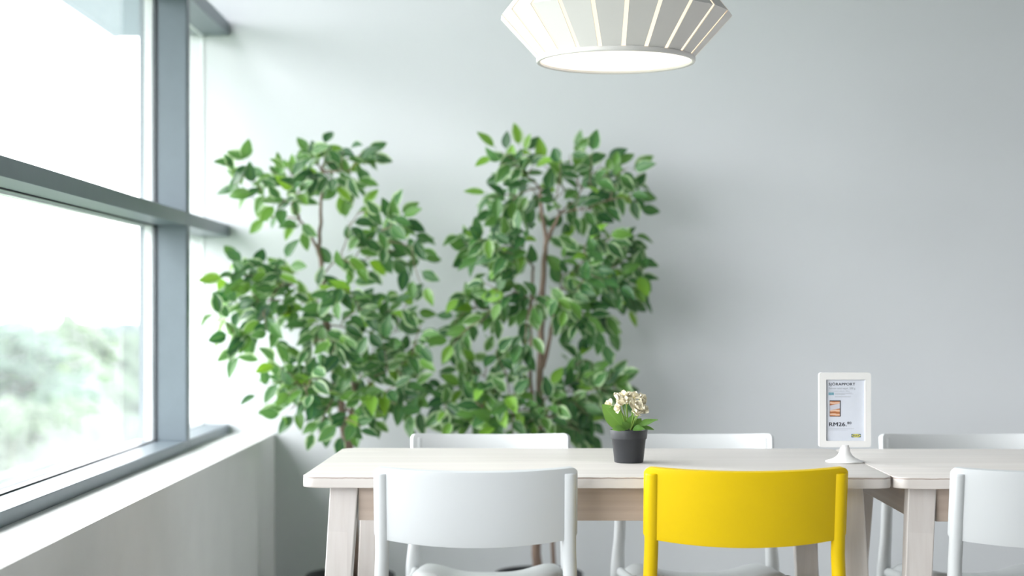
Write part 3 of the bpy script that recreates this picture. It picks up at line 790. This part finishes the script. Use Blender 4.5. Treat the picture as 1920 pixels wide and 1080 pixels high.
G1 = [
 dict(a=(562, 412), d=(-0.20, 0.15), n=5, t=[(432, 318), (440, 352), (462, 312), (480, 372), (505, 318), (500, 410), (518, 345), (540, 318), (558, 312), (532, 372), (562, 360), (470, 335), (545, 345), (520, 395), (575, 335), (560, 425)]),
 dict(a=(603, 320), d=(-0.15, 0.2), n=5, t=[(616, 278), (645, 280), (682, 288), (700, 292), (672, 306), (640, 305), (592, 300), (582, 330), (645, 338), (662, 356), (625, 330), (610, 305), (660, 325), (585, 290), (630, 360)]),
 dict(a=(604, 520), d=(-0.22, 0.22), n=5, t=[(672, 398), (700, 402), (730, 398), (752, 402), (770, 448), (786, 470), (752, 425), (718, 430), (655, 415), (778, 500), (790, 535), (742, 495), (684, 455), (645, 478), (705, 478), (735, 455), (665, 500), (690, 500), (760, 470), (700, 440)]),
 dict(a=(612, 600), d=(-0.30, 0.12), n=6, droop=0.2, t=[(470, 492), (497, 505), (440, 505), (415, 540), (402, 565), (405, 600), (432, 622), (445, 655), (470, 630), (486, 600), (524, 522), (535, 512), (555, 505), (560, 560), (540, 590), (505, 560), (438, 565), (462, 545), (480, 525), (515, 545), (450, 590), (500, 620), (425, 520), (470, 570)]),
 dict(a=(615, 610), d=(-0.32, 0.0), n=6, t=[(620, 545), (660, 545), (595, 545), (700, 560), (655, 595), (612, 620), (582, 612), (642, 645), (680, 580), (630, 570), (600, 580), (670, 625), (585, 650), (620, 670), (650, 520)]),
 dict(a=(660, 700), d=(-0.25, 0.22), n=6, t=[(722, 560), (775, 590), (790, 608), (782, 640), (778, 675), (795, 712), (800, 755), (770, 780), (742, 765), (702, 640), (732, 700), (695, 722), (690, 775), (750, 620), (760, 655), (740, 580), (720, 640), (765, 720), (720, 740), (785, 735), (700, 600), (735, 670), (770, 560), (700, 680), (755, 690), (790, 780)]),
 dict(a=(632, 740), d=(-0.32, 0.05), n=6, t=[(505, 680), (540, 668), (498, 720), (522, 705), (518, 750), (528, 782), (545, 765), (582, 705), (570, 678), (602, 690), (590, 775), (608, 795), (596, 812), (570, 740), (545, 720), (560, 690), (580, 750), (540, 740)]),
 dict(a=(648, 770), d=(-0.32, 0.0), n=5, t=[(640, 740), (662, 775), (678, 800), (652, 795), (622, 752), (690, 745), (640, 700), (670, 720), (655, 665), (680, 690), (625, 700), (705, 790), (640, 815)]),
]
make_ficus('leafy potted ficus tree nearest the window, spreading over the ledge', 657, 5.66,
    [dict(pts=[(-0.01, 9999, 0.0), (654, 950), (648, 830), (640, 760), (626, 690), (612, 600), (606, 525), (598, 470), (602, 400), (605, 310)], r=(0.017, 0.004)),
     dict(pts=[(598, 470), (582, 440), (562, 412)], r=(0.006, 0.003)),
     dict(pts=[(0.02, 9999, 0.01), (664, 940, .01), (656, 830, .0), (660, 760, .03), (664, 680, .03), (668, 610, .03)], r=(0.014, 0.005)),
     ], G1, 11, 'x')
G2 = [
 dict(a=(1012, 352), d=(-0.15, 0.22), n=5, t=[(938, 285), (960, 278), (982, 285), (936, 308), (945, 325), (915, 372), (925, 392), (942, 398), (958, 408), (935, 412), (978, 345), (1000, 312), (985, 390), (1000, 385), (970, 310), (955, 345), (985, 325), (960, 375)]),
 dict(a=(1050, 400), d=(-0.18, 0.22), n=5, t=[(1050, 300), (1068, 290), (1095, 282), (1108, 288), (1128, 308), (1165, 310), (1188, 335), (1178, 315), (1158, 335), (1192, 365), (1195, 378), (1176, 370), (1160, 358), (1112, 348), (1120, 375), (1082, 375), (1062, 410), (1100, 408), (1110, 395), (1042, 330), (1032, 350), (1060, 355), (1080, 320), (1140, 330), (1090, 345), (1020, 310), (1040, 375)]),
 dict(a=(1000, 500), d=(-0.25, 0.15), n=6, droop=0.2, t=[(872, 455), (884, 446), (898, 440), (878, 478), (908, 485), (892, 466), (925, 445), (942, 452), (962, 470), (935, 490), (918, 505), (955, 508), (975, 445), (990, 440), (905, 455), (940, 475), (975, 490)]),
 dict(a=(1004, 560), d=(-0.22, 0.10), n=5, droop=0.2, t=[(880, 548), (892, 542), (908, 530), (868, 572), (885, 580), (908, 580), (932, 570), (865, 592), (850, 610), (845, 635), (842, 652), (862, 645), (872, 620), (898, 612), (932, 598), (950, 588), (928, 545), (962, 550), (982, 560), (950, 530)]),
 dict(a=(1034, 560), d=(-0.25, 0.22), n=6, droop=0.15, t=[(1138, 442), (1158, 436), (1176, 448), (1102, 455), (1092, 472), (1188, 482), (1200, 500), (1192, 520), (1185, 555), (1178, 580), (1165, 560), (1150, 548), (1130, 500), (1160, 480), (1122, 540), (1082, 540), (1072, 565), (1138, 585), (1112, 622), (1130, 630), (1146, 622), (1100, 590), (1052, 490), (1062, 530), (1060, 630), (1082, 605), (1178, 470), (1142, 520), (1110, 510), (1090, 510), (1160, 520), (1175, 540), (1060, 460), (1115, 480)]),
 dict(a=(1002, 560), d=(-0.28, -0.15), n=5, droop=0.6, t=[(990, 600), (988, 640), (984, 665), (1010, 575), (1040, 560), (1020, 540), (1050, 580)]),
 dict(a=(985, 790), d=(-0.30, 0.12), n=6, t=[(838, 785), (832, 752), (848, 728), (862, 695), (886, 698), (905, 672), (930, 655), (926, 698), (948, 690), (872, 728), (865, 762), (850, 800), (882, 798), (902, 762), (922, 742), (902, 722), (940, 798), (950, 762), (968, 735), (890, 750), (915, 790), (850, 770), (930, 770), (880, 775)]),
 dict(a=(1008, 800), d=(-0.32, -0.05), n=5, t=[(1000, 735), (1028, 742), (1038, 758), (982, 762), (1000, 785), (985, 805), (1012, 772), (960, 780), (1030, 785), (975, 740), (1040, 730), (960, 815), (1020, 815)]),
 dict(a=(1020, 780), d=(-0.15, 0.22), n=6, t=[(1068, 690), (1084, 680), (1102, 675), (1130, 690), (1160, 708), (1168, 725), (1148, 722), (1120, 705), (1092, 705), (1072, 722), (1102, 742), (1130, 752), (1152, 742), (1100, 778), (1082, 795), (1090, 812), (1062, 780), (1110, 795), (1055, 815), (1060, 750), (1098, 815), (1130, 725), (1080, 760), (1120, 775)]),
]
make_ficus('potted ficus tree standing in the middle of the back wall, bare slim trunks showing', 1010, 5.70,
    [dict(pts=[(0.0, 9999, 0.0), (1006, 1040), (1008, 900), (1012, 780), (1012, 700), (1016, 592), (1020, 492), (1024, 452), (1017, 405), (1013, 350)], r=(0.017, 0.005)),
     dict(pts=[(1023, 455), (1033, 435), (1050, 400)], r=(0.009, 0.005)),
     dict(pts=[(1010, 702), (1020, 680), (1031, 632), (1040, 574)], r=(0.010, 0.005)),
     dict(pts=[(0.05, 9999, 0.02), (1037, 1040, .02), (1034, 900, .02), (1002, 800, .02), (995, 714, .03), (994, 609, .03), (998, 540, .03), (1000, 500, 0.02)], r=(0.008, 0.0045)),
     ], G2, 23, 'x')

# ------------------------------------------------------------------ small flower pot
def make_flower():
    Yf = 3.835; c = P(1179, 866, Yf)
    t = thing('flower_pot', 'small black pot of cream artificial flowers standing on the birch table', 'plant', (c.x, Yf, TH + 0.0005))
    link('pot', lathe_mesh('pot', [(0.001, 0.0), (0.0320, 0.0), (0.0336, 0.0016), (0.0394, 0.054), (0.0412, 0.0545), (0.0418, 0.056), (0.0436, 0.0735), (0.0434, 0.0752), (0.0420, 0.0755), (0.0412, 0.074), (0.0395, 0.060), (0.001, 0.060)], M_POT, 56), t)
    link('soil', lathe_mesh('soil', [(0.001, 0.0685), (0.02, 0.069), (0.0406, 0.066), (0.0400, 0.0615), (0.001, 0.0615)], M_SOIL, 32), t)
    s = F / Yf; rnd = random.Random(5)
    pt = lambda px, py, dy=0.0: Vector(((px - 1179) / s, dy, CZ - (py - CY) / s - TH))
    # leaves
    LV = [ # base px, tip px, dy base, dy tip, width, normal, curl
        ((1169, 803), (1127, 757), -0.012, -0.030, 0.046, (0.25, -1, 0.25), 0.0),
        ((1192, 800), (1231, 783), -0.010, -0.022, 0.026, (-0.1, -0.55, 1), 0.10),
        ((1196, 803), (1224, 800), -0.008, -0.020, 0.022, (0.0, -0.5, 1), 0.20),
        ((1172, 804), (1148, 800), -0.022, -0.040, 0.022, (0.0, -0.8, 0.8), 0.2),
        ((1178, 804), (1186, 776), -0.010, -0.020, 0.022, (0.1, -1, 0.2), 0.0),
        ((1186, 804), (1202, 784), -0.006, -0.004, 0.024, (-0.2, -1, 0.4), 0.1),
        ((1180, 804), (1160, 778), 0.010, 0.020, 0.026, (0.2, -1, 0.4), 0.0),
        ((1184, 804), (1205, 800), -0.022, -0.036, 0.020, (0.0, -0.9, 0.8), 0.2),
        ((1178, 804), (1166, 790), -0.020, -0.030, 0.018, (0.0, -1, 0.5), 0.1),
    ]
    for i, (b, e, d0, d1, wd, n, cu) in enumerate(LV):
        B, E = pt(*b, d0), pt(*e, d1); v = E - B
        me = leaf_mesh('leaf', 1.0, wd / v.length * 1.0, cu, 0.18, M_FLEAF, nt=10, nv=6, pet=0.04, wav=0.012, seed=40 + i, tipk=0.95)[0]
        o = link('leaf', me, t); o.matrix_local = leaf_matrix(B, v, Vector(n), v.length)
    # stems and flowers
    FL = [(1143, 759, -0.012, 0.70), (1157, 750, -0.020, 1.05), (1166, 757, -0.028, 1.0), (1173, 745, 0.000, 1.0), (1189, 746, -0.006, 0.95), (1200, 750, -0.010, 0.9), (1190, 763, -0.030, 1.1), (1201, 768, -0.024, 1.0), (1193, 776, -0.034, 0.85), (1176, 758, 0.012, 1.0), (1160, 764, -0.032, 0.8)]
    def petal(seed, L_, W_):
        r = random.Random(seed); V, Fc = [], []
        nt, nv = 6, 6; ph = r.uniform(0, 6)
        for i in range(nt + 1):
            u = i / nt; wd = W_ * 0.5 * (0.25 + 0.75 * math.sin(math.pi * min(1, u * 0.62 + 0.03))) * (1 - 0.45 * max(0, u - 0.8) / 0.2)
            for j in range(nv + 1):
                v = 2 * j / nv - 1
                V.append((u * L_ * (1 - 0.12 * v * v * u), v * wd, L_ * (0.40 * u * u * (r.random() * 0.06 + 0.5) + 0.10 * math.sin(v * 4 + ph) * u + 0.10 * v * v)))
        for i in range(nt):
            for j in range(nv):
                a = i * (nv + 1) + j; Fc.append((a, a + nv + 1, a + nv + 2, a + 1))
        me = new_mesh('petal', V, Fc, M_PETAL, True)
        return me
    pets = [petal(i, 0.0195, 0.0200) for i in range(5)]
    for i, (px, py, dy, sc) in enumerate(FL):
        C = pt(px, py, dy)
        root = pt(1179 + (px - 1179) * 0.25, 806, dy * 0.4)
        f = link('flower', tubes_mesh('stem', [([root, root.lerp(C, 0.55) + Vector((0, 0, 0.004)), C], [0.0017, 0.0014, 0.0012])], M_STEM, 8), t, label='cream flower on a green stem')
        link('flower_centre', lathe_mesh('flower_centre', [(0.0002, -0.003), (0.003, -0.001), (0.0028, 0.002), (0.0002, 0.004)], M_PETALC, 12), f, C)
        ax = Vector((rnd.gauss((px - 1174) / 50, .3), -0.55 + rnd.gauss(0, .3), 0.75 + rnd.gauss(0, .3))).normalized()
        q = ax.to_track_quat('Z', 'X')
        for layer, (n, tilt, s2) in enumerate(((5, 10, 1.0), (4, 48, 0.82))):
            for k in range(n):
                o = link('petal', pets[rnd.randrange(5)], f)
                rot = q @ Quaternion((0, 0, 1), 2 * math.pi * k / n + layer * .5 + rnd.gauss(0, .12)) @ Quaternion((0, 1, 0), -R(tilt + rnd.gauss(0, 10)))
                o.matrix_local = Matrix.Translation(C) @ rot.to_matrix().to_4x4() @ Matrix.Scale(sc * s2 * rnd.uniform(.9, 1.1), 4)
make_flower()
